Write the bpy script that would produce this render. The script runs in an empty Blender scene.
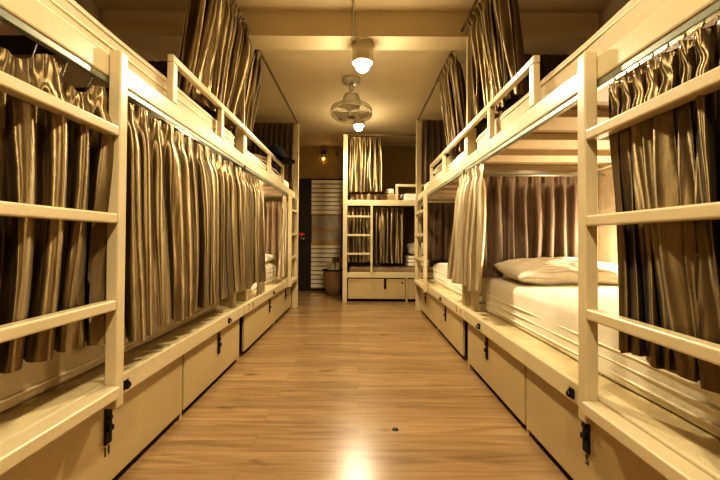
import bpy, bmesh, math, random
from mathutils import Vector, Matrix
PI = math.pi
scn = bpy.context.scene
COL = scn.collection
random.seed(7)

# ------------------------------------------------------------------ materials
def new_mat(name):
    m = bpy.data.materials.new(name); m.use_nodes = True
    nt = m.node_tree
    return m, nt, nt.nodes['Principled BSDF']

def paint(name, col, rough=0.45, var=0.12, bump=0.05, scale=6.0, metallic=0.0, coat=0.0):
    m, nt, b = new_mat(name)
    tc = nt.nodes.new('ShaderNodeTexCoord')
    n = nt.nodes.new('ShaderNodeTexNoise'); n.inputs['Scale'].default_value = scale
    n.inputs['Detail'].default_value = 6
    nt.links.new(tc.outputs['Object'], n.inputs['Vector'])
    r = nt.nodes.new('ShaderNodeValToRGB')
    d = [c * (1 - var) for c in col]; l = [min(1, c * (1 + var)) for c in col]
    r.color_ramp.elements[0].color = (*d, 1); r.color_ramp.elements[0].position = .3
    r.color_ramp.elements[1].color = (*l, 1); r.color_ramp.elements[1].position = .7
    nt.links.new(n.outputs['Fac'], r.inputs['Fac'])
    nt.links.new(r.outputs['Color'], b.inputs['Base Color'])
    b.inputs['Roughness'].default_value = rough
    b.inputs['Metallic'].default_value = metallic
    b.inputs['Coat Weight'].default_value = coat
    if bump:
        n2 = nt.nodes.new('ShaderNodeTexNoise'); n2.inputs['Scale'].default_value = scale * 12
        nt.links.new(tc.outputs['Object'], n2.inputs['Vector'])
        bp = nt.nodes.new('ShaderNodeBump'); bp.inputs['Strength'].default_value = bump
        bp.inputs['Distance'].default_value = .01
        nt.links.new(n2.outputs['Fac'], bp.inputs['Height'])
        nt.links.new(bp.outputs['Normal'], b.inputs['Normal'])
    return m

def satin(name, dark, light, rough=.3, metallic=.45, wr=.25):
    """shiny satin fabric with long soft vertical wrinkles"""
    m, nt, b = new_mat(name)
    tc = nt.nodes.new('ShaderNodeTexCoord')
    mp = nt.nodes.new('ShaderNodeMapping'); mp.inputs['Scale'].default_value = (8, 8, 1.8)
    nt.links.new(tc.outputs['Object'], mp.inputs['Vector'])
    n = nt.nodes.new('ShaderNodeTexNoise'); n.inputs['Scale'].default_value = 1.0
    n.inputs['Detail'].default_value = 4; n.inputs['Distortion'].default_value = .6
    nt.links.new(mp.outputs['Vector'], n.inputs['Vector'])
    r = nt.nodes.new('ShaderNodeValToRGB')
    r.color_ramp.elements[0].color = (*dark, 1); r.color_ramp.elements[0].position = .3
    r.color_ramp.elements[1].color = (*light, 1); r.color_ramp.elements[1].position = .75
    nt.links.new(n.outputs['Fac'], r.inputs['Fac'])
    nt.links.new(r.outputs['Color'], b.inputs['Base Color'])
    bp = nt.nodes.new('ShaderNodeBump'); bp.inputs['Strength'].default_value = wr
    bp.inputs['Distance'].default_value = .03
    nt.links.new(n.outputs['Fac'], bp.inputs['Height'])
    # fine weave
    w = nt.nodes.new('ShaderNodeTexNoise'); w.inputs['Scale'].default_value = 260
    nt.links.new(tc.outputs['Object'], w.inputs['Vector'])
    bp2 = nt.nodes.new('ShaderNodeBump'); bp2.inputs['Strength'].default_value = .12
    bp2.inputs['Distance'].default_value = .002
    nt.links.new(w.outputs['Fac'], bp2.inputs['Height'])
    nt.links.new(bp.outputs['Normal'], bp2.inputs['Normal'])
    nt.links.new(bp2.outputs['Normal'], b.inputs['Normal'])
    b.inputs['Roughness'].default_value = rough
    b.inputs['Metallic'].default_value = metallic
    b.inputs['Sheen Weight'].default_value = .1
    if metallic > .3:
        tg = nt.nodes.new('ShaderNodeCombineXYZ'); tg.inputs[2].default_value = 1
        nt.links.new(tg.outputs[0], b.inputs['Tangent']); b.inputs['Anisotropic'].default_value = .9
    return m

def floor_mat():
    m, nt, b = new_mat('oak_laminate')
    tc = nt.nodes.new('ShaderNodeTexCoord')
    br = nt.nodes.new('ShaderNodeTexBrick')
    br.inputs['Scale'].default_value = 1.0
    br.inputs['Brick Width'].default_value = 1.25
    br.inputs['Row Height'].default_value = .125
    br.inputs['Mortar Size'].default_value = .0016
    br.inputs['Mortar Smooth'].default_value = .3
    br.inputs['Bias'].default_value = 0
    br.offset = .37
    br.inputs['Color1'].default_value = (0, 0, 0, 1); br.inputs['Color2'].default_value = (1, 1, 1, 1)
    br.inputs['Mortar'].default_value = (.5, .5, .5, 1)
    nt.links.new(tc.outputs['Object'], br.inputs['Vector'])
    # grain runs along X with the planks
    mp = nt.nodes.new('ShaderNodeMapping'); mp.inputs['Scale'].default_value = (1.1, 15, 1)
    nt.links.new(tc.outputs['Object'], mp.inputs['Vector'])
    add = nt.nodes.new('ShaderNodeVectorMath'); add.operation = 'MULTIPLY_ADD'
    add.inputs[1].default_value = (9, 9, 9)
    nt.links.new(br.outputs['Color'], add.inputs[0]); nt.links.new(mp.outputs['Vector'], add.inputs[2])
    g = nt.nodes.new('ShaderNodeTexNoise'); g.inputs['Scale'].default_value = 1.6
    g.inputs['Detail'].default_value = 8; g.inputs['Roughness'].default_value = .62; g.inputs['Distortion'].default_value = .8
    nt.links.new(add.outputs['Vector'], g.inputs['Vector'])
    r = nt.nodes.new('ShaderNodeValToRGB')
    e = r.color_ramp.elements
    e[0].position = .28; e[0].color = (.20, .122, .055, 1)
    e[1].position = .74; e[1].color = (.42, .28, .14, 1)
    x = r.color_ramp.elements.new(.5); x.color = (.325, .215, .105, 1)
    nt.links.new(g.outputs['Fac'], r.inputs['Fac'])
    # knots
    kn = nt.nodes.new('ShaderNodeTexNoise'); kn.inputs['Scale'].default_value = 1.0; kn.inputs['Detail'].default_value = 2
    mk = nt.nodes.new('ShaderNodeMapping'); mk.inputs['Scale'].default_value = (3.2, 13, 1)
    nt.links.new(tc.outputs['Object'], mk.inputs['Vector']); nt.links.new(mk.outputs['Vector'], kn.inputs['Vector'])
    kr = nt.nodes.new('ShaderNodeValToRGB'); kr.color_ramp.elements[0].position = .68; kr.color_ramp.elements[0].color = (1, 1, 1, 1)
    kr.color_ramp.elements[1].position = .8; kr.color_ramp.elements[1].color = (.25, .2, .16, 1)
    nt.links.new(kn.outputs['Fac'], kr.inputs['Fac'])
    mx = nt.nodes.new('ShaderNodeMix'); mx.data_type = 'RGBA'; mx.blend_type = 'MULTIPLY'; mx.inputs['Factor'].default_value = 1
    nt.links.new(r.outputs['Color'], mx.inputs['A']); nt.links.new(kr.outputs['Color'], mx.inputs['B'])
    pl = nt.nodes.new('ShaderNodeValToRGB')
    pl.color_ramp.elements[0].color = (.90, .89, .88, 1); pl.color_ramp.elements[1].color = (1.1, 1.1, 1.1, 1)
    nt.links.new(br.outputs['Color'], pl.inputs['Fac'])
    mx2 = nt.nodes.new('ShaderNodeMix'); mx2.data_type = 'RGBA'; mx2.blend_type = 'MULTIPLY'; mx2.inputs['Factor'].default_value = 1
    nt.links.new(mx.outputs['Result'], mx2.inputs['A']); nt.links.new(pl.outputs['Color'], mx2.inputs['B'])
    mx3 = nt.nodes.new('ShaderNodeMix'); mx3.data_type = 'RGBA'; mx3.inputs['B'].default_value = (.10, .045, .015, 1)
    f = nt.nodes.new('ShaderNodeMath'); f.operation = 'MULTIPLY'; f.inputs[1].default_value = .35
    nt.links.new(br.outputs['Fac'], f.inputs[0]); nt.links.new(f.outputs[0], mx3.inputs['Factor'])
    nt.links.new(mx2.outputs['Result'], mx3.inputs['A'])
    nt.links.new(mx3.outputs['Result'], b.inputs['Base Color'])
    b.inputs['Roughness'].default_value = .26
    b.inputs['Coat Weight'].default_value = .25; b.inputs['Coat Roughness'].default_value = .25
    bp = nt.nodes.new('ShaderNodeBump'); bp.inputs['Strength'].default_value = .12; bp.inputs['Distance'].default_value = .003
    nt.links.new(g.outputs['Fac'], bp.inputs['Height']); nt.links.new(bp.outputs['Normal'], b.inputs['Normal'])
    return m

def emit(name, col, s):
    m, nt, b = new_mat(name)
    b.inputs['Base Color'].default_value = (*col, 1)
    b.inputs['Emission Color'].default_value = (*col, 1)
    b.inputs['Emission Strength'].default_value = s
    return m

def glassy(name):
    m, nt, b = new_mat(name)
    b.inputs['Base Color'].default_value = (.9, .85, .7, 1)
    b.inputs['Roughness'].default_value = .05
    b.inputs['Transmission Weight'].default_value = .95
    b.inputs['IOR'].default_value = 1.2
    return m

def linen(name, col, rough=.85, sc=5, bs=.28):
    m, nt, b = new_mat(name)
    tc = nt.nodes.new('ShaderNodeTexCoord')
    n = nt.nodes.new('ShaderNodeTexNoise'); n.inputs['Scale'].default_value = sc; n.inputs['Detail'].default_value = 5
    n.inputs['Distortion'].default_value = 1.2
    nt.links.new(tc.outputs['Object'], n.inputs['Vector'])
    bp = nt.nodes.new('ShaderNodeBump'); bp.inputs['Strength'].default_value = bs; bp.inputs['Distance'].default_value = .02
    nt.links.new(n.outputs['Fac'], bp.inputs['Height']); nt.links.new(bp.outputs['Normal'], b.inputs['Normal'])
    b.inputs['Base Color'].default_value = (*col, 1); b.inputs['Roughness'].default_value = rough
    b.inputs['Sheen Weight'].default_value = .2
    return m

def stripes_mat():
    m, nt, b = new_mat('pillow_stripe')
    tc = nt.nodes.new('ShaderNodeTexCoord')
    w = nt.nodes.new('ShaderNodeTexWave'); w.bands_direction = 'Y'; w.inputs['Scale'].default_value = 16
    nt.links.new(tc.outputs['Object'], w.inputs['Vector'])
    r = nt.nodes.new('ShaderNodeValToRGB')
    r.color_ramp.elements[0].color = (.62, .54, .40, 1); r.color_ramp.elements[0].position = .05
    r.color_ramp.elements[1].color = (.84, .79, .66, 1); r.color_ramp.elements[1].position = .4
    nt.links.new(w.outputs['Fac'], r.inputs['Fac']); nt.links.new(r.outputs['Color'], b.inputs['Base Color'])
    n = nt.nodes.new('ShaderNodeTexNoise'); n.inputs['Scale'].default_value = 9; n.inputs['Distortion'].default_value = 1
    nt.links.new(tc.outputs['Object'], n.inputs['Vector'])
    bp = nt.nodes.new('ShaderNodeBump'); bp.inputs['Strength'].default_value = .5; bp.inputs['Distance'].default_value = .02
    nt.links.new(n.outputs['Fac'], bp.inputs['Height']); nt.links.new(bp.outputs['Normal'], b.inputs['Normal'])
    b.inputs['Roughness'].default_value = .7
    return m

def wicker_mat():
    m, nt, b = new_mat('wicker')
    tc = nt.nodes.new('ShaderNodeTexCoord')
    br = nt.nodes.new('ShaderNodeTexBrick'); br.inputs['Scale'].default_value = 1
    br.inputs['Brick Width'].default_value = .05; br.inputs['Row Height'].default_value = .018; br.inputs['Mortar Size'].default_value = .003
    br.inputs['Color1'].default_value = (.42, .26, .12, 1); br.inputs['Color2'].default_value = (.62, .40, .2, 1); br.inputs['Mortar'].default_value = (.04, .02, .01, 1)
    nt.links.new(tc.outputs['UV'], br.inputs['Vector']); nt.links.new(br.outputs['Color'], b.inputs['Base Color'])
    bp = nt.nodes.new('ShaderNodeBump'); bp.inputs['Strength'].default_value = .6; bp.invert = True
    nt.links.new(br.outputs['Fac'], bp.inputs['Height']); nt.links.new(bp.outputs['Normal'], b.inputs['Normal'])
    b.inputs['Roughness'].default_value = .6
    return m

CREAM = (.62, .53, .335)
M = dict(
    cream=paint('cream_paint', CREAM, .33, .05, .03, 5, coat=.25),
    drawer=paint('cream_board', (.50, .40, .22), .42, .07, .04, 2.5, coat=.1),
    deck=paint('deck_board', (.62, .52, .31), .45, .16, .06, 7),
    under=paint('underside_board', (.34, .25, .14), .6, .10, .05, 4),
    slat=paint('slat_wood', (.62, .52, .37), .5, .08, .05, 4),
    wall=paint('wall_ochre', (.35, .26, .095), .85, .08, .1, 3),
    sidewall=paint('wall_beige', (.52, .42, .29), .8, .06, .1, 3),
    ceil=paint('ceiling_paint', (.68, .575, .37), .85, .05, .08, 2),
    beam=paint('beam_paint', (.66, .56, .36), .8, .05, .08, 2),
    floor=floor_mat(),
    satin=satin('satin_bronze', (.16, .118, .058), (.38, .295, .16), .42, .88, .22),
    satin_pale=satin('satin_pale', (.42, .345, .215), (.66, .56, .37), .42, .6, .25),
    matte=satin('matte_curtain', (.15, .108, .075), (.24, .178, .125), .62, .0, .2),
    matte_lit=satin('matte_lit_curtain', (.32, .24, .16), (.44, .34, .24), .62, .0, .2),  # lit copy of the matte cloth, warm berth light painted into its colour
    lining=satin('dark_curtain', (.09, .055, .03), (.17, .11, .06), .6, .1, .25),
    sheet=linen('white_sheet', (.80, .74, .58)),
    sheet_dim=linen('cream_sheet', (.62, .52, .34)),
    pillow=stripes_mat(),
    piping=paint('piping', (.84, .76, .56), .6, .03, 0),
    metal=paint('grey_metal', (.42, .44, .36), .35, .08, .02, 10, metallic=.7),
    steel=paint('steel_hook', (.6, .6, .55), .25, .05, 0, 10, metallic=1),
    black=paint('black_metal', (.015, .013, .012), .35, .2, .05, 20, metallic=.3),
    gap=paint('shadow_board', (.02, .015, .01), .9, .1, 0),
    rod=paint('dull_rod', (.20, .15, .07), .5, .1, 0, metallic=.4),
    brown=paint('dark_door', (.028, .017, .009), .5, .2, .05, 3),
    white=paint('white_slats', (.80, .74, .58), .6, .02, 0, 5),
    frost=paint('frosted_pane', (.42, .36, .27), .3, .25, .0, 5),
    honey=paint('honey_wood', (.50, .30, .08), .5, .1, .03, 5),
    red=paint('red_tag', (.6, .05, .03), .5, .05, 0),
    bulb=emit('bulb_glow', (1, .80, .50), 60),
    amber=emit('amber_filament', (1, .55, .12), 5),
    housing=paint('lamp_housing', (.62, .56, .40), .4, .04, 0, metallic=.2),
    glass=glassy('clear_glass'),
    fanp=paint('fan_plastic', (.46, .40, .27), .4, .04, 0),
    blackcloth=paint('black_cloth', (.006, .005, .006), .95, .2, 0),
    wicker=wicker_mat(),
    paper=paint('paper_roll', (.60, .52, .34), .7, .3, 0, 20),
    olive=linen('olive_cloth', (.16, .13, .05)), dun=linen('dun_cloth', (.30, .22, .12)),
    ink=paint('ink', (.03, .02, .01), .7, .05, 0),
    inkfade=paint('faded_ink', (.17, .12, .06), .7, .05, 0),
    label=paint('paper_label', (.72, .62, .40), .7, .03, 0),
    grime=paint('grime', (.05, .03, .015), .8, .2, 0),
)

# ------------------------------------------------------------------ mesh builder
class MB:
    def __init__(s): s.bm = bmesh.new()
    def box(s, x0, x1, y0, y1, z0, z1):
        x0, x1 = min(x0, x1), max(x0, x1); y0, y1 = min(y0, y1), max(y0, y1)
        v = [s.bm.verts.new(p) for p in ((x0,y0,z0),(x1,y0,z0),(x1,y1,z0),(x0,y1,z0),(x0,y0,z1),(x1,y0,z1),(x1,y1,z1),(x0,y1,z1))]
        for f in ((3,2,1,0),(4,5,6,7),(0,1,5,4),(1,2,6,5),(2,3,7,6),(3,0,4,7)): s.bm.faces.new([v[i] for i in f])
        return s
    def tube(s, pts, r, n=10, closed=False):
        pts = [Vector(p) for p in pts]; rings = []
        N = len(pts)
        up = Vector((0, 0, 1))
        for i, p in enumerate(pts):
            if closed: d = pts[(i + 1) % N] - pts[i - 1]
            else: d = pts[min(i + 1, N - 1)] - pts[max(i - 1, 0)]
            d.normalize()
            a = up if abs(d.dot(up)) < .9 else Vector((1, 0, 0))
            u = d.cross(a).normalized(); w = d.cross(u).normalized()
            rr = r[i] if isinstance(r, (list, tuple)) else r
            rings.append([s.bm.verts.new(p + (u * math.cos(t) + w * math.sin(t)) * rr) for t in [2 * PI * k / n for k in range(n)]])
        R = range(N) if closed else range(N - 1)
        for i in R:
            A, B = rings[i], rings[(i + 1) % N]
            for k in range(n): s.bm.faces.new((A[k], A[(k + 1) % n], B[(k + 1) % n], B[k]))
        if not closed:
            s.bm.faces.new(rings[0][::-1]); s.bm.faces.new(rings[-1])
        return s
    def lathe(s, c, prof, n=32, cap=True):
        """prof: list of (radius, z) about vertical axis through c"""
        rings = []
        for r, z in prof:
            rings.append([s.bm.verts.new((c[0] + r * math.cos(2*PI*k/n), c[1] + r * math.sin(2*PI*k/n), c[2] + z)) for k in range(n)])
        for A, B in zip(rings, rings[1:]):
            for k in range(n): s.bm.faces.new((A[k], A[(k+1)%n], B[(k+1)%n], B[k]))
        if cap:
            s.bm.faces.new(rings[0][::-1]); s.bm.faces.new(rings[-1])
        return s
    def ball(s, c, r, sx=1, sy=1, sz=1, u=20, v=12):
        g = bmesh.ops.create_uvsphere(s.bm, u_segments=u, v_segments=v, radius=r)
        for q in g['verts']: q.co = Vector((q.co.x * sx, q.co.y * sy, q.co.z * sz)) + Vector(c)
        return s
    def grid(s, nu, nv, fn, close_u=False):
        V = [[s.bm.verts.new(fn(i / nu, j / nv)) for j in range(nv + 1)] for i in range(nu + (0 if close_u else 1))]
        n = len(V)
        for i in range(nu):
            for j in range(nv): s.bm.faces.new((V[i][j], V[(i+1) % n][j], V[(i+1) % n][j+1], V[i][j+1]))
        return s
    def build(s, name, mat, parent=None, origin=None, smooth=False, bevel=0, seg=2, solid=0, subsurf=0):
        o0 = Vector(origin) if origin is not None else (Vector(parent['_o']) if parent is not None and '_o' in parent else Vector((0, 0, 0)))
        bmesh.ops.recalc_face_normals(s.bm, faces=s.bm.faces)
        for v in s.bm.verts: v.co -= o0
        me = bpy.data.meshes.new(name); s.bm.to_mesh(me); s.bm.free()
        me.materials.append(M[mat] if isinstance(mat, str) else mat)
        if smooth or bevel:
            for p in me.polygons: p.use_smooth = smooth
        o = bpy.data.objects.new(name, me); COL.objects.link(o)
        if parent is not None: o.parent = parent
        else: o.location = o0
        o['_o'] = tuple(o0)
        if solid:
            md = o.modifiers.new('s', 'SOLIDIFY'); md.thickness = solid
        if bevel:
            md = o.modifiers.new('b', 'BEVEL'); md.width = bevel; md.segments = seg; md.limit_method = 'ANGLE'
            md.harden_normals = False
        if subsurf:
            md = o.modifiers.new('ss', 'SUBSURF'); md.levels = subsurf; md.render_levels = subsurf
        return o

def tag(o, label=None, cat=None, group=None, kind=None):
    if label: o['label'] = label
    if cat: o['category'] = cat
    if group: o['group'] = group
    if kind: o['kind'] = kind
    return o
def thing(name, label, cat, loc, group=None):
    o = bpy.data.objects.new(name, None); COL.objects.link(o); o.location = loc; o['_o'] = tuple(loc)
    o.empty_display_size = .1
    return tag(o, label, cat, group)
def part_empty(name, parent):
    o = bpy.data.objects.new(name, None); COL.objects.link(o); o.parent = parent; o['_o'] = tuple(parent['_o'])
    return o
def struct(o): o['kind'] = 'structure'; return o

# ------------------------------------------------------------------ room shell
XL, XR, YB, YF, HC = -1.88, 1.74, 6.2, -1.6, 2.565
struct(MB().box(XL-.1, XR+.1, YF-.1, YB+.1, -.1, 0).build('floor', 'floor'))
struct(MB().box(XL-.1, XR+.1, YF-.1, YB+.1, HC, HC+.1).build('ceiling', 'ceil'))
struct(MB().box(XL-.1, XL, YF-.1, YB+.1, 0, HC).build('wall_left', 'sidewall'))
struct(MB().box(XR, XR+.1, YF-.1, YB+.1, 0, HC).build('wall_right', 'sidewall'))
struct(MB().box(XL, XR, YF-.1, YF, 0, HC).build('wall_front', 'sidewall'))
# back wall with door opening
DX0, DX1, DH = -1.07, -.27, 1.985
struct(MB().box(XL, DX0, YB, YB+.1, 0, HC).box(DX1, XR, YB, YB+.1, 0, HC).box(DX0, DX1, YB, YB+.1, DH, HC).build('wall_back', 'wall'))
struct(MB().box(XL, XR, 2.53, 2.715, 2.385, HC).build('trim_1', 'beam'))      # ceiling beam
# dark door leaf at the left of the opening
d = thing('door_1', None, None, (-.96, YB, 0)); struct(d)
MB().box(-1.065, -.85, YB-.02, YB+.03, 0, DH).build('door_panel', 'brown', d, bevel=.004)
MB().box(-1.03, -1.0, YB-.045, YB-.02, .88, 1.0).build('handle_plate', 'steel', d, bevel=.003)
MB().tube([(-1.015, YB-.05, .92), (-1.015, YB-.08, .92), (-.93, YB-.08, .915)], .012).build('door_handle', 'steel', d, smooth=True)
MB().box(-1.06, -.96, YB-.05, YB-.021, .975, 1.02).build('lock_tag', 'red', d, bevel=.003)
# white slatted door with a glazed band
d = thing('door_2', None, None, (-.55, YB, 0)); struct(d)
mb = MB()
MB().box(-.845, -.275, YB+.02, YB+.04, .03, DH-.02).build('groove_shade_board', 'honey', d)  # darker colour paints the shade in the grooves between slats
def slats(mb, z0, z1):
    p = .077; z = z0
    while z < z1 - .01:
        h = min(p, z1 - z); mb.box(-.845, -.275, YB-.018, YB+.02, z + .016, z + h - .0); z += p
slats(mb, .04, .80); slats(mb, 1.34, DH-.02)
mb.build('slat_panel', 'white', d, bevel=.004)
for z0, z1 in ((.86, 1.06), (1.10, 1.33)):
    MB().box(-.84, -.28, YB+.005, YB+.02, z0, z1).build('pane', 'frost', d)
for z0, z1 in ((.80, .86), (1.06, 1.10), (1.33, 1.345)):
    MB().box(-.845, -.275, YB-.01, YB+.02, z0, z1).build('glazing_bar', 'honey', d, bevel=.003)
struct(MB().box(DX0, DX1, YB+.05, YB+.1, 0, DH).build('trim_2', 'gap'))  # near-black sheet behind the doors, painted as shade in the opening
struct(MB().box(XL, DX0-.01, YB-.012, YB, 0, .07).box(DX1+.01, XR, YB-.012, YB, 0, .07).build('baseboard_back', 'brown'))

# conduit on the ceiling, over the beam to the lamp
c = MB().tube([(-.05, -1.4, HC-.012), (-.05, 2.518, HC-.012), (-.05, 2.518, 2.375), (-.05, 2.56, 2.372)], .009, 8).build('conduit', 'housing', smooth=True)
tag(c, 'thin cream conduit running along the ceiling and over the beam', 'pipe')

# ------------------------------------------------------------------ beds
def X(side, u):
    """u metres behind the rail front plane on that side"""
    return (-.85 - u) if side < 0 else (.75 + u)

RZ0, RZ1 = .335, .412        # lower rail
UZ0, UZ1 = 1.41, 1.485       # upper rail

def text_part(s, size, loc, rot, parent, mat='ink', name='number_mark'):
    cu = bpy.data.curves.new(name, 'FONT'); cu.body = s; cu.size = size; cu.extrude = .0005
    cu.align_x = 'CENTER'; cu.align_y = 'CENTER'; cu.materials.append(M[mat])
    tmp = bpy.data.objects.new('tmp', cu); me = bpy.data.meshes.new_from_object(tmp); bpy.data.objects.remove(tmp)
    o = bpy.data.objects.new(name, me); COL.objects.link(o)
    o.parent = parent; o.location = Vector(loc) - Vector(parent['_o']); o.rotation_euler = rot
    return o

UPL = .04      # the left row's upper berths sit a little higher
def side_bed(side, y0, y1, label, ladder, drawers, hasps, eyes, tall_y, guard, marks=(), low_post=None, depth=.98, ladx=None, sign=None, group='bunk beds along the aisle'):
    sg = side
    up = UPL if side < 0 else 0
    U0, U1 = UZ0 + up, UZ1 + up
    cx = X(side, depth / 2)
    root = thing('bunk_bed', label, 'bunk bed', (cx, (y0 + y1) / 2, 0), group)
    B = lambda mb, u0, u1, a, b, z0, z1: mb.box(X(side, u0), X(side, u1), a, b, z0, z1)
    D = depth
    # lower rail + deck
    B(MB(), 0, .03, y0, y1, RZ0, RZ1).build('lower_rail', 'cream', root, bevel=.006)
    B(MB(), .031, D, y0, y1, RZ1 - .03, RZ1 - .003).build('lower_deck', 'deck', root, bevel=.003)
    # carcass boards between drawers
    mb = MB()
    for d0, d1 in drawers: pass
    ys = sorted({y0 + .01, y1 - .01} | {(a[1] + b[0]) / 2 for a, b in zip(drawers, drawers[1:])})
    for q in ys: B(mb, .04, D, q - .012, q + .012, 0.0, RZ1 - .031)
    B(mb, D - .02, D, y0, y1, 0, RZ1 - .031)
    mb.build('divider', 'drawer', root, bevel=.002)
    B(MB(), .08, .09, y0, y1, .0, RZ1 - .031).build('shade_panel', 'gap', root)  # near-black sheet standing in for the shade around the drawers
    for k, (a, b) in enumerate(drawers):
        dr = B(MB(), .03, .05, a + .008, b - .008, .035, RZ0 - .004).build('drawer', 'drawer', root, bevel=.004)
        hy = hasps[k]
        if hy:
            hb = MB(); B(hb, .022, .03, hy - .016, hy + .016, .182, .312)
            B(hb, .012, .022, hy - .013, hy + .013, .227, .245); B(hb, .014, .022, hy - .01, hy + .01, .267, .279)
            hb.build('hasp', 'black', dr, bevel=.003)
            if k < len(marks) and marks[k]:
                for q, ch in enumerate(marks[k]):
                    text_part(ch, .045, (X(side, .0285), hy + (q - .5*(len(marks[k])-1))*.018*-sg, .155), (PI/2, 0, -PI/2 * sg), dr)
    for e in eyes:
        mb = MB(); B(mb, -.004, 0, e - .014, e + .014, .352, .385)
        mb.tube([(X(side, -.004 - .014 * math.sin(t)), e, .368 + .013 * math.cos(t)) for t in [PI * k / 8 for k in range(9)]], .004, 8)
        mb.build('lock_eye', 'black', root, bevel=.001)
    # upper rail, slats, panel
    B(MB(), 0, .03, y0, y1, U0, U1).build('upper_rail', 'cream', root, bevel=.006)
    B(MB(), D - .03, D, y0, y1, U0, U1).build('back_rail', 'cream', root, bevel=.006)
    B(MB(), .031, D - .031, y0, y1, U0 + .03, U0 + .05).build('bunk_board', 'brown' if (side < 0 and y0 < 1) else 'under', root)  # near left board painted dark brown as the shade above its curtain
    q = y0 + .03 + (.29 if y0 < 1 else 0)
    while q < y1 - .17:
        B(MB(), .031, D - .031, q, q + .165, U0 - .005, U0 + .03).build('slat', 'slat', root, bevel=.003)
        q += .325
    # end rails
    B(MB(), .03, D - .03, y1 - .03, y1, U0 - .01, U1 - .0).build('end_rail', 'cream', root, bevel=.004)
    # curtain track under the upper rail
    tb = MB(); B(tb, .004, .026, y0 + .02, y1 - .02, U0 - .022, U0 - .001)
    tk = tb.build('curtain_track', 'metal', root, bevel=.003)
    # posts
    for (ya, yb, z0, z1, u0, u1) in tall_y:
        B(MB(), u0, u1, ya, yb, z0, z1).build('post', 'cream', root, bevel=.004)
    # back posts against the wall
    for ya in ((y0 + .01, y1 - .05) if y0 > 1 else (y0 + .01,)):
        B(MB(), D - .035, D + .0, ya, ya + .04, RZ1, U0 - .001).build('post', 'cream', root, bevel=.004)
    # ladder
    if ladder:
        la, lb, rungs, ztop, zbot, ltall = ladder
        L = part_empty('ladder', root)
        u0, u1 = -.042, -.001
        for (ya, zt) in ((la, ltall[0]), (lb, ltall[1])):
            B(MB(), u0, u1, ya - .02, ya + .02, zbot, zt).build('side_rail', 'cream', L, bevel=.005, seg=3)
        for i, z in enumerate(rungs):
            h = .034 if i else .04
            B(MB(), u0 + (.0 if i else -.015), u1 - .001, la + .021, lb - .021, z - h / 2, z + h / 2).build('rung', 'cream', L, bevel=.006, seg=3)
    # guard rail
    if guard:
        ga, gb, mids = guard
        zt = 1.705 + up
        G = part_empty('guard_rail', root)
        B(MB(), .0, .03, ga, gb, zt - .035, zt).build('top_bar', 'cream', G, bevel=.005)
        for g in mids:
            B(MB(), .0, .03, g - .02, g + .02, U1 + .0005, zt - .0355).build('upright', 'cream', G, bevel=.004)
    return root

RUNG = [.385, .672, .963, 1.232]; RUNGL = [.39, .678, .968, 1.262]
# near right
nr = side_bed(+1, .45, 2.515, 'cream bunk bed at the right foreground, bare white mattress lit by a lamp',
    (.62, 1.115, RUNG, 1.50, .33, (1.50, 1.50)), [(.47, 1.645), (1.645, 2.50)], [1.20, 2.13], [1.235, 2.18],
    [(2.44, 2.50, RZ1, 1.409, .05, .09)], (1.50, 2.512, [1.522, 2.03]), marks=['5', ''])
nl = side_bed(-1, .45, 2.60, 'cream bunk bed at the left foreground, its lower berth behind closed bronze curtains',
    (.62, 1.195, RUNGL, 1.54, .33, (1.54, 1.54)), [(.47, 1.77), (1.77, 2.585)], [1.237, 2.21], [1.285, 2.30],
    [(2.52, 2.58, RZ1, 1.449, .05, .09)], (1.585, 2.597, [1.605, 2.17]), marks=['11', ''])
# far right
fr = side_bed(+1, 2.52, 4.47, 'cream bunk bed at the far end of the right row, beyond the gathered pale curtain',
    (3.85, 4.445, RUNG, 1.40, .335, (1.405, 1.405)), [(2.62, 3.53), (3.53, 4.43)], [3.14, 4.07], [3.2, 4.1],
    [(2.64, 2.70, RZ1, 1.404, .045, .12), (2.53, 2.605, UZ1, 1.72, .031, .10), (2.54, 2.565, 1.721, 2.38, .035, .06), (4.471, 4.51, 0, 2.45, -.02, .05)], (2.523, 3.72, [3.15, 3.70]))
fl = side_bed(-1, 2.605, 4.62, 'cream bunk bed at the far end of the left row, beyond the long bronze curtains',
    (4.20, 4.595, RUNGL, 1.40, .335, (1.445, 1.445)), [(2.70, 3.72), (3.72, 4.57)], [3.46, 4.2], [3.5],
    [(2.78, 2.84, RZ1, 1.444, .045, .12), (2.66, 2.735, UZ1 + UPL, 1.76, .031, .10), (2.67, 2.695, 1.761, 2.38, .035, .06), (4.621, 4.66, 0, 2.45, -.045, .03)], (2.608, 3.95, [3.35, 3.93]))
# small paper number tags on the rail at the middle post
for side, root, y, ch in ((+1, fr, 2.58, '9'), (+1, fr, 2.68, '0'), (-1, fl, 2.72, '7'), (-1, fl, 2.83, '8')):
    text_part(ch, .062, (X(side, -.0008), y, .374), (PI/2, 0, -PI/2 * side), root, mat='inkfade')

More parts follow.
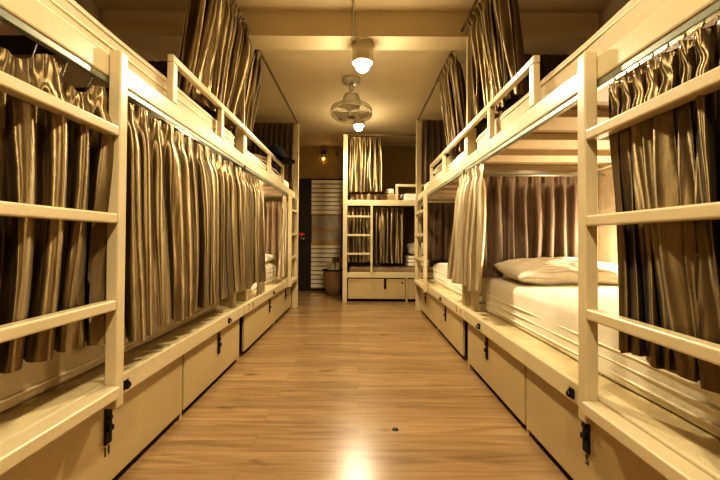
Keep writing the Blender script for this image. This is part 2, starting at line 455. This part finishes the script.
# overhead curtain rods (canopy rails) at the height of the tall posts
def rod(name, pts, label, r=.011):
    return tag(MB().tube(pts, r, 8).build(name, 'rod', smooth=True), label, 'curtain rod', 'thin rods that carry the upper curtains')
RT = 2.43
rod('curtain_rod', [(-.815, .3, RT), (-.815, 2.525, RT)], 'thin overhead rod above the left foreground bunk, in front of the beam')
rod('curtain_rod', [(-.815, 2.72, RT), (-.815, 4.575, RT)], 'thin overhead rod above the far left bunk, behind the beam')
rod('curtain_rod', [(.74, .3, RT), (.74, 2.525, RT)], 'thin overhead rod above the right foreground bunk, in front of the beam')
rod('curtain_rod', [(.74, 2.72, RT), (.74, 4.425, RT)], 'thin overhead rod above the far right bunk, behind the beam')
rod('curtain_rod', [(XL + .005, 4.58, RT-.002), (-.845, 4.58, RT-.002)], 'thin cross rod from the far left post to the wall')
rod('curtain_rod', [(.765, 4.44, RT-.002), (XR - .005, 4.44, RT-.002)], 'thin cross rod from the far right post to the wall')

# far transverse bunk
def cross_bed():
    x0, x1, y0, y1 = -.235, 1.68, 5.1, 6.1
    root = thing('bunk_bed', 'cream bunk bed standing crosswise against the back wall, with a ladder at its left', 'bunk bed', ((x0 + x1) / 2, (y0 + y1) / 2, 0))
    b = lambda *a: MB().box(*a)
    b(x0 + .001, x1, y0, y0 + .03, .35, .43).build('lower_rail', 'cream', root, bevel=.005)
    b(x0 + .001, x1, y0 + .031, y1, .37, .40).build('lower_deck', 'deck', root)
    b(x0 + .001, x1, y0, y0 + .03, 1.40, 1.485).build('upper_rail', 'cream', root, bevel=.005)
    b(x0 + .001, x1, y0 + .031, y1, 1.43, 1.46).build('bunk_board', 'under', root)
    b(x0, x0 + .065, y0 - .045, y0 - .001, 0, 2.43).build('post', 'cream', root, bevel=.004)
    b(x0, x0 + .05, y1 - .05, y1, 0, 2.43).build('post', 'cream', root, bevel=.004)
    b(x0 + .001, x0 + .03, y0 + .031, y1 - .051, .32, .37).box(x0 + .001, x0 + .03, y0 + .031, y1 - .051, 1.40, 1.43).build('end_rail', 'cream', root, bevel=.003)
    b(x1 - .05, x1, y0 + .031, y0 + .08, 0, .369).box(x1 - .05, x1, y0 + .031, y0 + .08, .401, 1.429).build('post', 'cream', root)
    L = part_empty('ladder', root)
    b(.165, .20, y0 - .04, y0 - .001, .431, 1.398).build('side_rail', 'cream', L, bevel=.003)
    for z in (.70, .97, 1.24): b(x0 + .066, .164, y0 - .035, y0 - .004, z - .016, z + .016).build('rung', 'cream', L, bevel=.004)
    for a, c_, h in ((-.16, .68, .385), (.72, 1.6, 1.2)):
        dr = b(a, c_, y0 + .02, y0 + .04, .04, .335).build('drawer', 'drawer', root, bevel=.005)
        hb = b(h - .018, h + .018, y0 + .008, y0 + .0195, .19, .335)
        hb.box(h - .012, h + .012, y0 - .002, y0 + .008, .25, .27); hb.build('hasp', 'black', dr, bevel=.003)
        if a < 0: b(.62, .65, y0 + .012, y0 + .0195, .27, .285).build('lock_eye', 'black', dr)
    b(.685, .715, y0 + .01, y0 + .05, .0, .349).build('divider', 'drawer', root)
    b(x0 + .05, x1, y0 + .06, y0 + .07, 0, .369).build('shade_panel', 'gap', root)  # black sheet painted as the shade behind the drawer gaps
    G = part_empty('guard_rail', root)
    b(.53, x1, y0, y0 + .03, 1.68, 1.72).build('top_bar', 'cream', G, bevel=.004)
    b(.53, .57, y0, y0 + .03, 1.4855, 1.6795).build('upright', 'cream', G, bevel=.003)
    b(1.1, 1.14, y0, y0 + .03, 1.4855, 1.6795).build('upright', 'cream', G, bevel=.003)
    return root
cross_bed()
rod('curtain_rod', [(-.168, 5.078, RT), (XR-.005, 5.078, RT)], 'thin rod above the crosswise bunk at the back')

# ------------------------------------------------------------------ bedding
def mattress(x0, x1, y0, y1, z0, z1, label, mat='sheet', ridges=(.28, .5, .72), group='mattresses in the bunks', r=.05, loose=.006, seed=1):
    """rounded mattress; cross-section is lofted so that the ends are closed too"""
    cx, cy = (x0+x1)/2, (y0+y1)/2
    root = thing('mattress', label, 'mattress', (cx, cy, z0), group)
    rnd = random.Random(seed)
    ph = [rnd.uniform(0, 6.28) for _ in range(6)]
    hx, hy, h = (x1-x0)/2, (y1-y0)/2, z1-z0
    prof = []
    for k in range(7): prof.append((r*.4*(1-math.sin(k/6*PI/2)), r*.4*(1-math.cos(k/6*PI/2))))     # bottom edge
    for k in range(1, 9): prof.append((0, r*.4 + (h - r*1.4) * k / 9))
    for k in range(9): a = k/8*PI/2; prof.append((r*(1-math.cos(a)), h - r + r*math.sin(a)))
    for k in range(1, 8): prof.append((r + (min(hx, hy) - r - .02) * k / 7, h + .012 * math.sin(k/7*PI/2)))
    per = []
    def rectpt(ins, t):
        ax, ay = hx - ins, hy - ins
        cr = max(.005, min(.07, ax, ay))
        # perimeter param: rounded rectangle by superellipse-like walk
        n = t * 4; s = int(n) % 4; f = n - int(n)
        corners = [(ax, -ay), (ax, ay), (-ax, ay), (-ax, -ay)]
        a = Vector(corners[s]); b2 = Vector(corners[(s+1) % 4])
        p = a.lerp(b2, f)
        # round corners
        qx = max(-(ax-cr), min(ax-cr, p.x)); qy = max(-(ay-cr), min(ay-cr, p.y))
        dd = Vector((p.x-qx, p.y-qy))
        if dd.length > 1e-6 and abs(p.x) > ax-cr and abs(p.y) > ay-cr:
            dd = dd.normalized() * cr; p = Vector((qx+dd.x, qy+dd.y))
        return p
    mb = MB(); nseg = 160
    # denser at corners
    ts = []
    for s in range(4):
        for k in range(nseg//4):
            f = k/(nseg//4); f = f - .08*math.sin(2*PI*f)
            ts.append((s + f)/4)
    rings = []
    for ins, z in prof:
        ring = []
        for t in ts:
            p = rectpt(ins, t)
            w = loose * (math.sin(t*50+ph[0]+z*9) + math.sin(t*91+ph[1]-z*20)) * (1 if 0 < z < h*.98 else .3)
            dirv = Vector((p.x/hx, p.y/hy)); dirv = dirv.normalized()
            ring.append(mb.bm.verts.new((cx + p.x + dirv.x*w*.5, cy + p.y + dirv.y*w*.5, z0 + z + .4*w*(z > h*.6))))
        rings.append(ring)
    n = len(ts)
    for A, Bq in zip(rings, rings[1:]):
        for k in range(n): mb.bm.faces.new((A[k], A[(k+1)%n], Bq[(k+1)%n], Bq[k]))
    mb.bm.faces.new(rings[0][::-1]); mb.bm.faces.new(rings[-1])
    mb.build('mattress_cover', mat, root, smooth=True)
    for q in ridges:
        pts = [(cx + rectpt(-.001, t).x, cy + rectpt(-.001, t).y, z0 + h*q) for t in ts]
        MB().tube(pts, .0045, 6, closed=True).build('piping', 'piping', root, smooth=True)
    return root

MZ = RZ1 - .001
mattress(.885, 1.70, .50, 2.50, MZ, .640, 'white sheeted mattress on the lower berth at the right foreground', ridges=(.14, .32, .5), r=.045, seed=1)
mattress(-1.82, -.985, .50, 2.50, MZ, .62, 'cream mattress on the lower berth at the left foreground, half hidden by curtains', mat='sheet_dim', ridges=(.18,), seed=2)
mattress(.90, 1.70, 2.72, 4.28, MZ, .63, 'white mattress on the lower berth of the far right bunk', seed=3, ridges=(.3, .6))
mattress(-1.82, -1.0, 2.86, 4.25, MZ, .62, 'white mattress on the lower berth of the far left bunk', seed=4, ridges=(.3, .6))
UM = 1.4615
mattress(.80, 1.68, .50, 2.44, UM, 1.625, 'pale mattress on the upper berth at the right foreground', ridges=(.75,), r=.03, loose=.004, seed=5, mat='sheet_dim')
mattress(-1.80, -.90, .50, 2.56, UM + UPL, 1.625 + UPL, 'cream mattress with raised seams on the upper berth at the left foreground', ridges=(.35, .55, .8), r=.03, loose=.002, seed=6, mat='sheet_dim')
mattress(.80, 1.68, 2.64, 4.36, UM, 1.60, 'white mattress on the upper berth of the far right bunk', seed=7, r=.04)
mattress(-1.80, -.90, 2.76, 4.50, UM + UPL, 1.60 + UPL, 'white mattress on the upper berth of the far left bunk', seed=8, r=.04)
mattress(-.14, 1.60, 5.16, 6.02, .401, .50, 'thin brown mattress on the lower berth of the crosswise bunk', mat='dun', seed=9, r=.03, ridges=())
mattress(-.14, .62, 5.16, 6.02, 1.461, 1.59, 'mattress coloured brown for shade on the upper berth of the crosswise bunk, below its curtain', mat='dun', seed=10, r=.03, ridges=())  # brown cloth paints the shade on this half of the upper mattress

def pillow(c, w, d, h, label, rot=0, mat='pillow', tilt=0, seed=0, name='pillow', tx=0):
    mb = MB(); rnd = random.Random(seed); a, b = rnd.uniform(0, 6), rnd.uniform(0, 6)
    bmx = mb.bm
    n = 28
    def P(u, v, s):
        x, y = 2*u-1, 2*v-1
        e = (1-abs(x)**2.6) * (1-abs(y)**2.6)
        t = max(0, e)**.42
        px = x * w/2 * (1 - .06*(1-abs(y)**2)*0 + .03*abs(y*x)); py = y * d/2 * (1 + .04*abs(x*y))
        pz = s * t * h/2 * (1 + .10*math.sin(x*5+a) * math.cos(y*4+b)) + .006*math.sin(x*11+a)*math.sin(y*9)
        return Vector((px, py, pz))
    T = [[bmx.verts.new(P(i/n, j/n, 1)) for j in range(n+1)] for i in range(n+1)]
    Bo = [[T[i][j] if i in (0, n) or j in (0, n) else bmx.verts.new(P(i/n, j/n, -1)) for j in range(n+1)] for i in range(n+1)]
    for i in range(n):
        for j in range(n):
            bmx.faces.new((T[i][j], T[i+1][j], T[i+1][j+1], T[i][j+1])); bmx.faces.new((Bo[i][j+1], Bo[i+1][j+1], Bo[i+1][j], Bo[i][j]))
    o = mb.build(name, mat, smooth=True)
    o.location = c; o.rotation_euler = (tilt, tx, rot)
    return tag(o, label, name, None)
pillow((1.255, 2.17, .712), .68, .42, .15, 'white striped pillow at the head of the right foreground lower berth', tilt=.10, seed=1)
pillow((-1.25, 3.98, .685), .50, .36, .12, 'white pillow on the far left lower berth, by its end curtain', seed=2, tilt=.05)
pillow((-1.22, 3.55, 1.715), .55, .42, .14, 'grey white pillow on the upper berth of the far left bunk', seed=3, rot=.5, tilt=.15, mat='sheet_dim')
pillow((1.02, 3.55, 1.66), .40, .70, .12, 'white pillow behind the guard rail of the far right upper berth', seed=4, mat='sheet')
# crumpled duvet on the far left upper berth
def duvet():
    rnd = random.Random(5); W = [(rnd.uniform(5, 22), rnd.uniform(5, 22), rnd.uniform(0, 6.3), rnd.uniform(.4, 1)) for _ in range(9)]
    def f(u, v):
        x = -1.38 + .47*u; y = 3.30 + .78*v
        e = (math.sin(PI*u)**.45 if 0 < u < 1 else 0) * (math.sin(PI*v)**.45 if 0 < v < 1 else 0)
        z = (1.606 + UPL) + e*(.035 + .018*sum(k[3]*math.sin(k[0]*u + k[1]*v + k[2]) for k in W)*.55 + .03)
        return (x, y, max(z, (1.606 + UPL)))
    o = MB().grid(60, 70, f).build('duvet', 'sheet', origin=(-1.1, 3.65, 1.646), smooth=True, solid=.004)
    tag(o, 'crumpled white duvet on the upper berth of the far left bunk', 'bedding')
duvet()
# black cap on the guard rail, far left
cap = thing('cap', 'black cap with a stiff brim perched on the far left guard rail', 'cap', (-.865, 3.75, 1.745))
MB().grid(28, 12, lambda u, v: (-.865 + .10*math.cos(2*PI*u)*math.cos(v*PI/2)**.8, 3.60 + .14*math.sin(2*PI*u)*math.cos(v*PI/2)**.8,
      1.75 + .12*math.sin(v*PI/2) + .015*math.sin(6*PI*u)*math.cos(v*PI/2)), close_u=True).build('crown', 'blackcloth', cap, smooth=True, solid=.004)
def brimf(u, v):
    a = (u-.5)*PI*.95; r = .10 + .11*v
    return (-.865 + r*math.sin(a)*.9, 3.62 + r*math.cos(a)*1.6, 1.758 + .01*v - .035*math.sin(a)**2*v)
MB().grid(20, 5, brimf).build('brim', 'blackcloth', cap, smooth=True, solid=.012)
MB().ball((-.865, 3.60, 1.872), .010).build('button', 'blackcloth', cap, smooth=True)

# ------------------------------------------------------------------ curtains
def curtain(A, B, zt, zb, n, amp, mat, seed, label, A2=None, B2=None, sag=0, group=None, hooks=0, nv=46, spread=.5, name='curtain', drape=.012, ragged=.012, bag=0):
    rnd = random.Random(seed)
    A = Vector(A); B = Vector(B); A2 = Vector(A2) if A2 else A; B2 = Vector(B2) if B2 else B
    d = (B - A).normalized(); nrm = Vector((-d.y, d.x))
    L = (B-A).length
    w = [(rnd.uniform(1.0, 3.2), rnd.uniform(0, 6.3), rnd.uniform(.4, 1.0)) for _ in range(3)]
    w2 = [(rnd.uniform(2, 6), rnd.uniform(1, 4), rnd.uniform(0, 6.3)) for _ in range(4)]
    w3 = [(rnd.uniform(.55, 1.25)) for _ in range(n + 3)]
    w4 = [rnd.uniform(-1, 1) for _ in range(n + 3)]
    def lerpn(t, arr):
        t = max(0, min(len(arr) - 1.001, t)); i = int(t); f = t - i; f = f*f*(3-2*f)
        return arr[i]*(1-f) + arr[i+1]*f
    nu = n * 18
    def f(s, v):
        wid = .10
        warp = sum(c*math.sin(2*PI*a*s + b) for a, b, c in w) * .35 * (.15 + .85*min(1, v*2.5))
        drift = sum(math.sin(a*s*3 + b*v*1.3 + c) for a, b, c in w2) * .22 * v
        ph = 2*PI*n*s + warp + drift
        sn = math.sin(ph)
        top = math.exp(-v/.10)                       # pinch pleat header
        am = amp * lerpn(n*s, w3) * (.55 + .45*min(1, v*5)) 
        prof_low = sn + .28*math.sin(2*ph + 1.1 + 1.5*math.sin(v*3 + s*9)) + .16*math.sin(3*ph + s*20 + v*2)
        prof_top = 1.5*(max(0, sn)**5) - .35 + .15*math.sin(4*ph)
        o = am * (prof_low*(1-top) + prof_top*top)
        lat = -spread * am * math.sin(2*ph) * (1-top) + .012*lerpn(n*s, w4)*v
        # pinch knot around v=.1
        kn = math.exp(-((v-.085)/.03)**2)
        o *= (1 - .35*kn)
        lat += kn * .35*(L/n)/ (2*PI) * -math.sin(ph)*1.2
        P = (A.lerp(B, s)).lerp(A2.lerp(B2, s), v**.8)
        o += drape*math.sin(s*7 + v*4 + seed) * v
        P = P + nrm*o + d*lat
        sg = sag * (.5 - .5*math.cos(ph*.5 + 1.2)) * (.3 + .8*lerpn(n*s*.5, w3)) * (1-v)**6 if sag else 0
        z = zt - v*(zt-zb) - sg + (ragged * (lerpn(n*s, w4) + .35*sn)) * v**4
        z += bag * math.sin(ph*.5 + s*4) * v**6
        return (P.x, P.y, z)
    org = (*(A2.lerp(B2, .5)), zb)
    if hooks:
        root = thing(name, label, 'curtain', org, group)
        MB().grid(nu, nv, f).build('curtain_cloth', mat, root, smooth=True)
        for k in range(hooks):
            s = (k + .25)/n
            x, y, z = f(min(.99, s), 0.02)
            px, py = (A.lerp(B, s))
            MB().tube([(px, py, zt + .017), (px, py, zt + .008), ((px+x)/2, (py+y)/2, (zt+z)/2), (x, y, z + .004), (x, y, z - .02)], .0022, 6).build('hook', 'steel', root, smooth=True)
        return root
    return tag(MB().grid(nu, nv, f).build(name, mat, origin=org, smooth=True), label, 'curtain', group)

TZ = UZ0 - .028; TZL = TZ + UPL
gl, gr = 'bronze curtains of the left lower berths', 'curtains of the right lower berths'
LX, RX = -.868, .768
# left lower, front
Lf = lambda a, b: dict(A2=(-.842, a), B2=(-.842, b))
Rf = lambda a, b: dict(A2=(.742, a), B2=(.742, b))
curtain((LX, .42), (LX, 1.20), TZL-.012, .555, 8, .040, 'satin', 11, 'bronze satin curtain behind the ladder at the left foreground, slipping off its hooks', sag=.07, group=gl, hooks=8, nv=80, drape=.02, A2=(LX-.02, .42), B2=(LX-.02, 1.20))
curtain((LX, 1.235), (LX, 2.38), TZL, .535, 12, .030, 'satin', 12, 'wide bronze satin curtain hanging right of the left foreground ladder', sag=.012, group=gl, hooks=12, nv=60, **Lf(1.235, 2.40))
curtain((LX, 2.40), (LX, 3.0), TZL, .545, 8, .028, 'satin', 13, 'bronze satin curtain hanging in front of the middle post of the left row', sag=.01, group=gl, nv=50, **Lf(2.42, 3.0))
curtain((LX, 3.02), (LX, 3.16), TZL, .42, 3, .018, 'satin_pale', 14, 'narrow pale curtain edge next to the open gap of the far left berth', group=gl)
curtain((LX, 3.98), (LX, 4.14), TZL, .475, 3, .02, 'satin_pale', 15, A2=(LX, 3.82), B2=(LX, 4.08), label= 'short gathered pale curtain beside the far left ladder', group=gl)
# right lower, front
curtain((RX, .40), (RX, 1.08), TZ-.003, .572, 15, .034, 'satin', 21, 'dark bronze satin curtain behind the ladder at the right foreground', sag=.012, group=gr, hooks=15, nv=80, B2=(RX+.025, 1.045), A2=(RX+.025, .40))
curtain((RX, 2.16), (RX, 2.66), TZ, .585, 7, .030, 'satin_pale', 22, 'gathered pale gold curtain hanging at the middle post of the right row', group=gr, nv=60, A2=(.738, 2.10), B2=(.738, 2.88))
# transverse lower
curtain((.80, 2.42), (1.60, 2.42), 1.345, .652, 9, .026, 'matte', 31, 'matte brown partition curtain behind the striped pillow, right foreground berth', nv=50, spread=.3, B2=(1.62, 2.43))
curtain((.80, 4.38), (1.62, 4.38), 1.372, .655, 11, .026, 'lining', 32, 'dark brown end curtain inside the far right lower berth', nv=40)
curtain((-1.78, 4.36), (-.885, 4.36), 1.372, .645, 12, .022, 'matte_lit', 33, 'matte brown end curtain inside the far left lower berth', nv=40)
# rods for partition curtains
tag(MB().tube([(.785, 2.42, 1.357), (1.70, 2.42, 1.357)], .009, 8).build('curtain_rod', 'metal', smooth=True), 'metal rod carrying the matte partition curtain behind the striped pillow', 'curtain rod')
# upper front
gu = 'tall curtains of the upper berths'
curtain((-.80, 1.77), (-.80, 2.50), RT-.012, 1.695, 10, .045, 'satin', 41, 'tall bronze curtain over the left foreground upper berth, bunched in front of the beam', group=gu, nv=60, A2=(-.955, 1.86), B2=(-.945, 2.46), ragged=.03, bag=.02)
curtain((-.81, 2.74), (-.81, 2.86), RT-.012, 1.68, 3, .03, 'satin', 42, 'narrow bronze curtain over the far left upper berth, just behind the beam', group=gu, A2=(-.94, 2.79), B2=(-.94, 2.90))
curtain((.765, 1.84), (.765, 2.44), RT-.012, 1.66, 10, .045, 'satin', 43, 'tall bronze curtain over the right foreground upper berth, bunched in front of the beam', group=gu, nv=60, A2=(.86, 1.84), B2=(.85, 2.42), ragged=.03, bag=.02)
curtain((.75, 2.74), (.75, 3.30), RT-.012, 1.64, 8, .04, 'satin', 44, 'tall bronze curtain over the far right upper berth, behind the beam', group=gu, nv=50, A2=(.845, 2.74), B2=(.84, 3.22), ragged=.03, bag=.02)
# upper transverse
curtain((-1.84, 4.56), (-.86, 4.56), RT-.012, 1.66, 14, .022, 'lining', 45, 'dark end curtain across the upper berth of the far left bunk', nv=40)
curtain((.80, 4.42), (1.70, 4.42), RT-.012, 1.62, 12, .022, 'lining', 46, 'dark end curtain across the upper berth of the far right bunk', nv=40)
curtain((-1.84, 2.62), (-.96, 2.62), 2.24, 1.50, 12, .022, 'lining', 47, 'dark partition curtain between the two left upper berths', nv=40)
curtain((.88, 2.50), (1.70, 2.50), 2.24, 1.50, 12, .022, 'lining', 48, 'dark partition curtain between the two right upper berths', nv=40)
# cross bed curtains
gc = 'curtains of the crosswise bunk'
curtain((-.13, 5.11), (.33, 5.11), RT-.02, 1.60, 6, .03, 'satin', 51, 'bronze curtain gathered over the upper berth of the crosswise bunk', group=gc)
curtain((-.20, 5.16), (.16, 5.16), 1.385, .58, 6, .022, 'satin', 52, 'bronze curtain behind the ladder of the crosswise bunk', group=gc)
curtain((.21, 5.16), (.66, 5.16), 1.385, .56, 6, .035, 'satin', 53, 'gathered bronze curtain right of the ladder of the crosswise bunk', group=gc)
curtain((-.255, 5.2), (-.255, 5.9), 1.39, .62, 6, .015, 'lining', 54, 'dark curtain closing the left end of the crosswise bunk', group=gc)

# cross bed contents
MBd = MB()
for k in range(3): MBd.box(.72, 1.05, 5.2, 5.55, .512 + k*.052, .56 + k*.052)
MBd.build('folded_linen', 'sheet', origin=(.88, 5.37, .512), bevel=.015, seg=4, smooth=True)
tag(bpy.data.objects['folded_linen'], 'stack of folded white linen on the crosswise lower berth', 'linen')
pillow((.93, 5.36, .775), .36, .20, .16, 'round white cushion on the folded linen of the crosswise bunk', seed=6, mat='sheet', tilt=.5)
bx = MB().box(.40, .52, 5.2, 5.45, 1.592, 1.665).build('folded_blanket', 'white', bevel=.015, seg=3, smooth=True)
tag(bx, 'folded pale blanket on the upper berth of the crosswise bunk', 'blanket')
mattress(.64, 1.6, 5.16, 6.02, 1.461, 1.60, 'pale mattress behind the guard rail of the crosswise upper berth', seed=12, r=.03, ridges=())

# ------------------------------------------------------------------ basket by the slatted door
bk = thing('wicker_basket', 'brown wicker basket on the floor by the white slatted door', 'basket', (-.42, 5.86, 0))
mb = MB(); n = 40
prof = [(.12, .0), (.135, .01), (.15, .13), (.165, .26), (.175, .385), (.18, .40), (.165, .40), (.155, .385), (.13, .05), (.0005, .045)]
mb.lathe((-.42, 5.86, 0), prof, 40)
o = mb.build('basket_body', 'wicker', bk, smooth=True)
uv = o.data.uv_layers.new(name='UVMap')
for lp in o.data.loops:
    co = o.data.vertices[lp.vertex_index].co
    uv.data[lp.index].uv = ((math.atan2(co.y, co.x)/(2*PI)) * 1.0, co.z)
MB().tube([(-.42 + .175*math.cos(t), 5.86 + .175*math.sin(t), .398) for t in [2*PI*k/32 for k in range(32)]], .013, 8, closed=True).build('rim', 'wicker', bk, smooth=True)
for k, (dx, dy, tl, rr, hh) in enumerate([(-.06, .02, .2, .05, .54), (.03, .05, -.1, .06, .60), (.08, -.04, .3, .048, .52), (-.02, -.08, .1, .05, .50)]):
    p0 = Vector((-.42 + dx*.4, 5.86 + dy*.4, .06)); p1 = Vector((-.42 + dx*1.1, 5.86 + dy*1.1, hh))
    tag(MB().tube([p0, p0.lerp(p1, .5), p1], rr, 16).build('paper_roll', 'paper' if k != 1 else 'olive', origin=p0, smooth=True, bevel=.003),
        ['rolled pale paper leaning left in the wicker basket', 'tall olive cloth roll in the middle of the wicker basket', 'rolled paper leaning right in the wicker basket', 'rolled paper at the front of the wicker basket'][k], 'roll', 'rolls standing in the basket')

tag(MB().lathe((.177, 1.675, 0), [(.0005, .004), (.012, .004), (.015, .0005)], 14, cap=False).build('floor_plug', 'black', origin=(.177, 1.675, 0), smooth=True),
    'small black plug set in the wooden floor in the foreground', 'floor plug')

# ------------------------------------------------------------------ ceiling lamps
def lamp(x, y, zc, label, power, length=.15, spot=True, cone=158):
    root = thing('ceiling_lamp', label, 'lamp', (x, y, zc), 'cylinder lamps along the ceiling')
    mb = MB(); mb.lathe((x, y, zc - length), [(.070, .0), (.078, .0), (.080, .01), (.080, length - .004), (.075, length - .0005)], 40, cap=False)
    mb.lathe((x, y, zc - length), [(.070, .0), (.066, .03), (.03, .07)], 40, cap=False)
    mb.build('lamp_housing', 'housing', root, smooth=True)
    b = MB().ball((x, y, zc - length - .012), .055, 1, 1, 1).build('light_bulb', 'bulb', root, smooth=True)
    L = bpy.data.lights.new('lamp_light', 'SPOT'); L.energy = power; L.color = (1, .88, .68); L.shadow_soft_size = .05
    if spot: L.spot_size = math.radians(cone); L.spot_blend = .5
    o = bpy.data.objects.new('lamp_light', L); COL.objects.link(o); o.parent = root
    o.location = (0, 0, -length - .085)
    if not spot:
        L.spot_size = math.radians(165); L.spot_blend = .6
        L2 = bpy.data.lights.new('glow_light', 'POINT'); L2.energy = power * .10; L2.color = (1, .88, .68); L2.shadow_soft_size = .08
        o = bpy.data.objects.new('glow_light', L2); COL.objects.link(o); o.parent = root; o.location = (0, 0, -length - .10)
    return root
lamp(.02, 2.63, 2.385, 'cylinder lamp with a glaring bulb fixed under the ceiling beam', 105, spot=False)
lamp(-.012, 4.62, HC, 'cylinder lamp with a small bright bulb near the back of the ceiling', 75, spot=False)
lamp(-.03, .75, HC, 'cylinder lamp on the ceiling above the foreground', 46)
lamp(-.03, -.8, HC, 'cylinder lamp on the ceiling behind the foreground', 115)

# reading lamps on the berth walls
def reading(x, y, z, sx, power, label):
    root = thing('reading_lamp', label, 'lamp', (x, y, z), 'small reading lamps on the berth walls')
    MB().box(x, x + sx*.02, y-.03, y+.03, z-.05, z+.05).build('wall_plate', 'housing', root, bevel=.004)
    MB().ball((x + sx*.05, y, z), .03).build('light_bulb', 'bulb', root, smooth=True)
    L = bpy.data.lights.new('lamp_light', 'POINT'); L.energy = power; L.color = (1, .86, .66); L.shadow_soft_size = .04
    o = bpy.data.objects.new('lamp_light', L); COL.objects.link(o); o.parent = root; o.location = (sx*.10, 0, 0)
reading(XR, 2.08, .84, -1, 20, 'small reading lamp on the wall of the right foreground berth')
reading(XL, 3.55, 1.08, 1, 16, 'small reading lamp on the wall of the far left berth')
reading(XR, 3.45, 1.05, -1, 2.5, 'small unseen lamp added on the wall of the far right berth')  # added weak light to brighten this berth, no lamp is visible there

# caged bulb lamp on the back wall above the door
wl = thing('wall_lamp', 'small caged amber bulb lamp on the wall above the slatted door', 'lamp', (-.63, YB, 2.40))
MB().lathe((-.63, YB-.08, 2.40), [(.035, 0), (.04, .02), (.035, .05), (.02, .07)], 20).box(-.64, -.62, YB-.08, YB-.001, 2.43, 2.45).build('lamp_cap', 'brown', wl, smooth=False)
MB().lathe((-.63, YB-.08, 2.24), [(.045, 0), (.058, .03), (.06, .09), (.045, .14), (.03, .16)], 24).build('glass_shade', 'glass', wl, smooth=True)
MB().ball((-.63, YB-.08, 2.32), .022).build('light_bulb', 'amber', wl, smooth=True)
mb = MB()
for k in range(6):
    a = k*PI/3
    mb.tube([(-.63 + r*math.cos(a), YB-.08 + r*math.sin(a), 2.24 + z) for r, z in ((.02, -.012), (.05, -.005), (.066, .04), (.067, .10), (.045, .155))], .002, 5)
mb.build('wire_cage', 'rod', wl, smooth=True)
L = bpy.data.lights.new('lamp_light', 'POINT'); L.energy = .4; L.color = (1, .6, .25); L.shadow_soft_size = .03
o = bpy.data.objects.new('lamp_light', L); COL.objects.link(o); o.parent = wl; o.location = (0, -.17, -.1)
sp = thing('wall_bracket', 'tiny dark bracket on the wall right of the caged lamp', 'bracket', (-.40, YB, 2.42))
MB().box(-.42, -.38, YB-.03, YB-.001, 2.415, 2.435).box(-.405, -.395, YB-.03, YB-.02, 2.37, 2.415).build('bracket_body', 'brown', sp)

# ------------------------------------------------------------------ orbit ceiling fan
FX, FY = -.085, 3.6
fan = thing('ceiling_fan', 'cream orbit fan with a round wire cage under the ceiling', 'fan', (FX, FY, HC))
MB().lathe((FX, FY, HC-.05), [(.045, 0), (.085, .012), (.09, .03), (.09, .0495)], 32).build('ceiling_mount', 'fanp', fan, smooth=True)
MB().tube([(FX, FY, HC-.05), (FX, FY, HC-.13)], .022, 14).build('stem', 'fanp', fan, smooth=True)
hp = [(.03, .19), (.07, .175), (.09, .13), (.095, .07), (.085, .04), (.05, .025)]
MB().lathe((FX, FY, 2.225), hp, 32).build('motor_housing', 'fanp', fan, smooth=True)
tiltm = Matrix.Rotation(math.radians(-8), 4, 'X')
def fp(x, y, z): v = tiltm @ Vector((x, y, z)); return (FX + v.x, FY + v.y, 2.22 + v.z)
mb = MB()
for r, z in ((.21, 0), (.212, -.02), (.21, .02), (.16, -.045), (.10, -.055), (.16, .045)):
    mb.tube([fp(r*math.cos(t), r*math.sin(t), z) for t in [2*PI*k/40 for k in range(40)]], .0045 if r > .2 else .0025, 6, closed=True)
for k in range(28):
    a = 2*PI*k/28
    mb.tube([fp(r*math.cos(a), r*math.sin(a), z) for r, z in ((.04, -.058), (.10, -.055), (.16, -.045), (.212, -.02), (.212, .02), (.16, .045), (.07, .055))], .0018, 5)
mb.build('wire_cage', 'fanp', fan, smooth=True)
MB().ball(fp(0, 0, -.058), .04, 1, 1, .35).build('centre_badge', 'rod', fan, smooth=True)
for k in range(3):
    a0 = k*2*PI/3 + .4
    MB().grid(10, 8, lambda u, v: fp((.03 + .16*u)*math.cos(a0 + (v-.5)*(.5 + .9*u)), (.03 + .16*u)*math.sin(a0 + (v-.5)*(.5 + .9*u)), .028*(v-.5))).build('fan_blade', 'fanp', fan, smooth=True, solid=.003)

# ------------------------------------------------------------------ world + camera
w = bpy.data.worlds.new('World'); scn.world = w; w.use_nodes = True
w.node_tree.nodes['Background'].inputs['Color'].default_value = (.9, .7, .4, 1)
w.node_tree.nodes['Background'].inputs['Strength'].default_value = .05
cam = bpy.data.cameras.new('Camera'); cam.sensor_width = 36; cam.lens = 17.5
TILT = math.radians(0.8)
cam.shift_x = 1/720; cam.shift_y = -350*math.tan(TILT)/720
cam.clip_start = .02
co = bpy.data.objects.new('Camera', cam); COL.objects.link(co)
co.location = (0, 0, .9); co.rotation_euler = (Matrix.Rotation(PI/2 + TILT, 3, 'X') @ Matrix.Rotation(math.radians(.3), 3, 'Z')).to_euler()
scn.camera = co
scn.view_settings.view_transform = 'Standard'
scn.view_settings.look = 'High Contrast'
scn.view_settings.exposure = -0.08
scn.view_settings.gamma = 1.0
for o in bpy.data.objects:
    if '_o' in o: del o['_o']
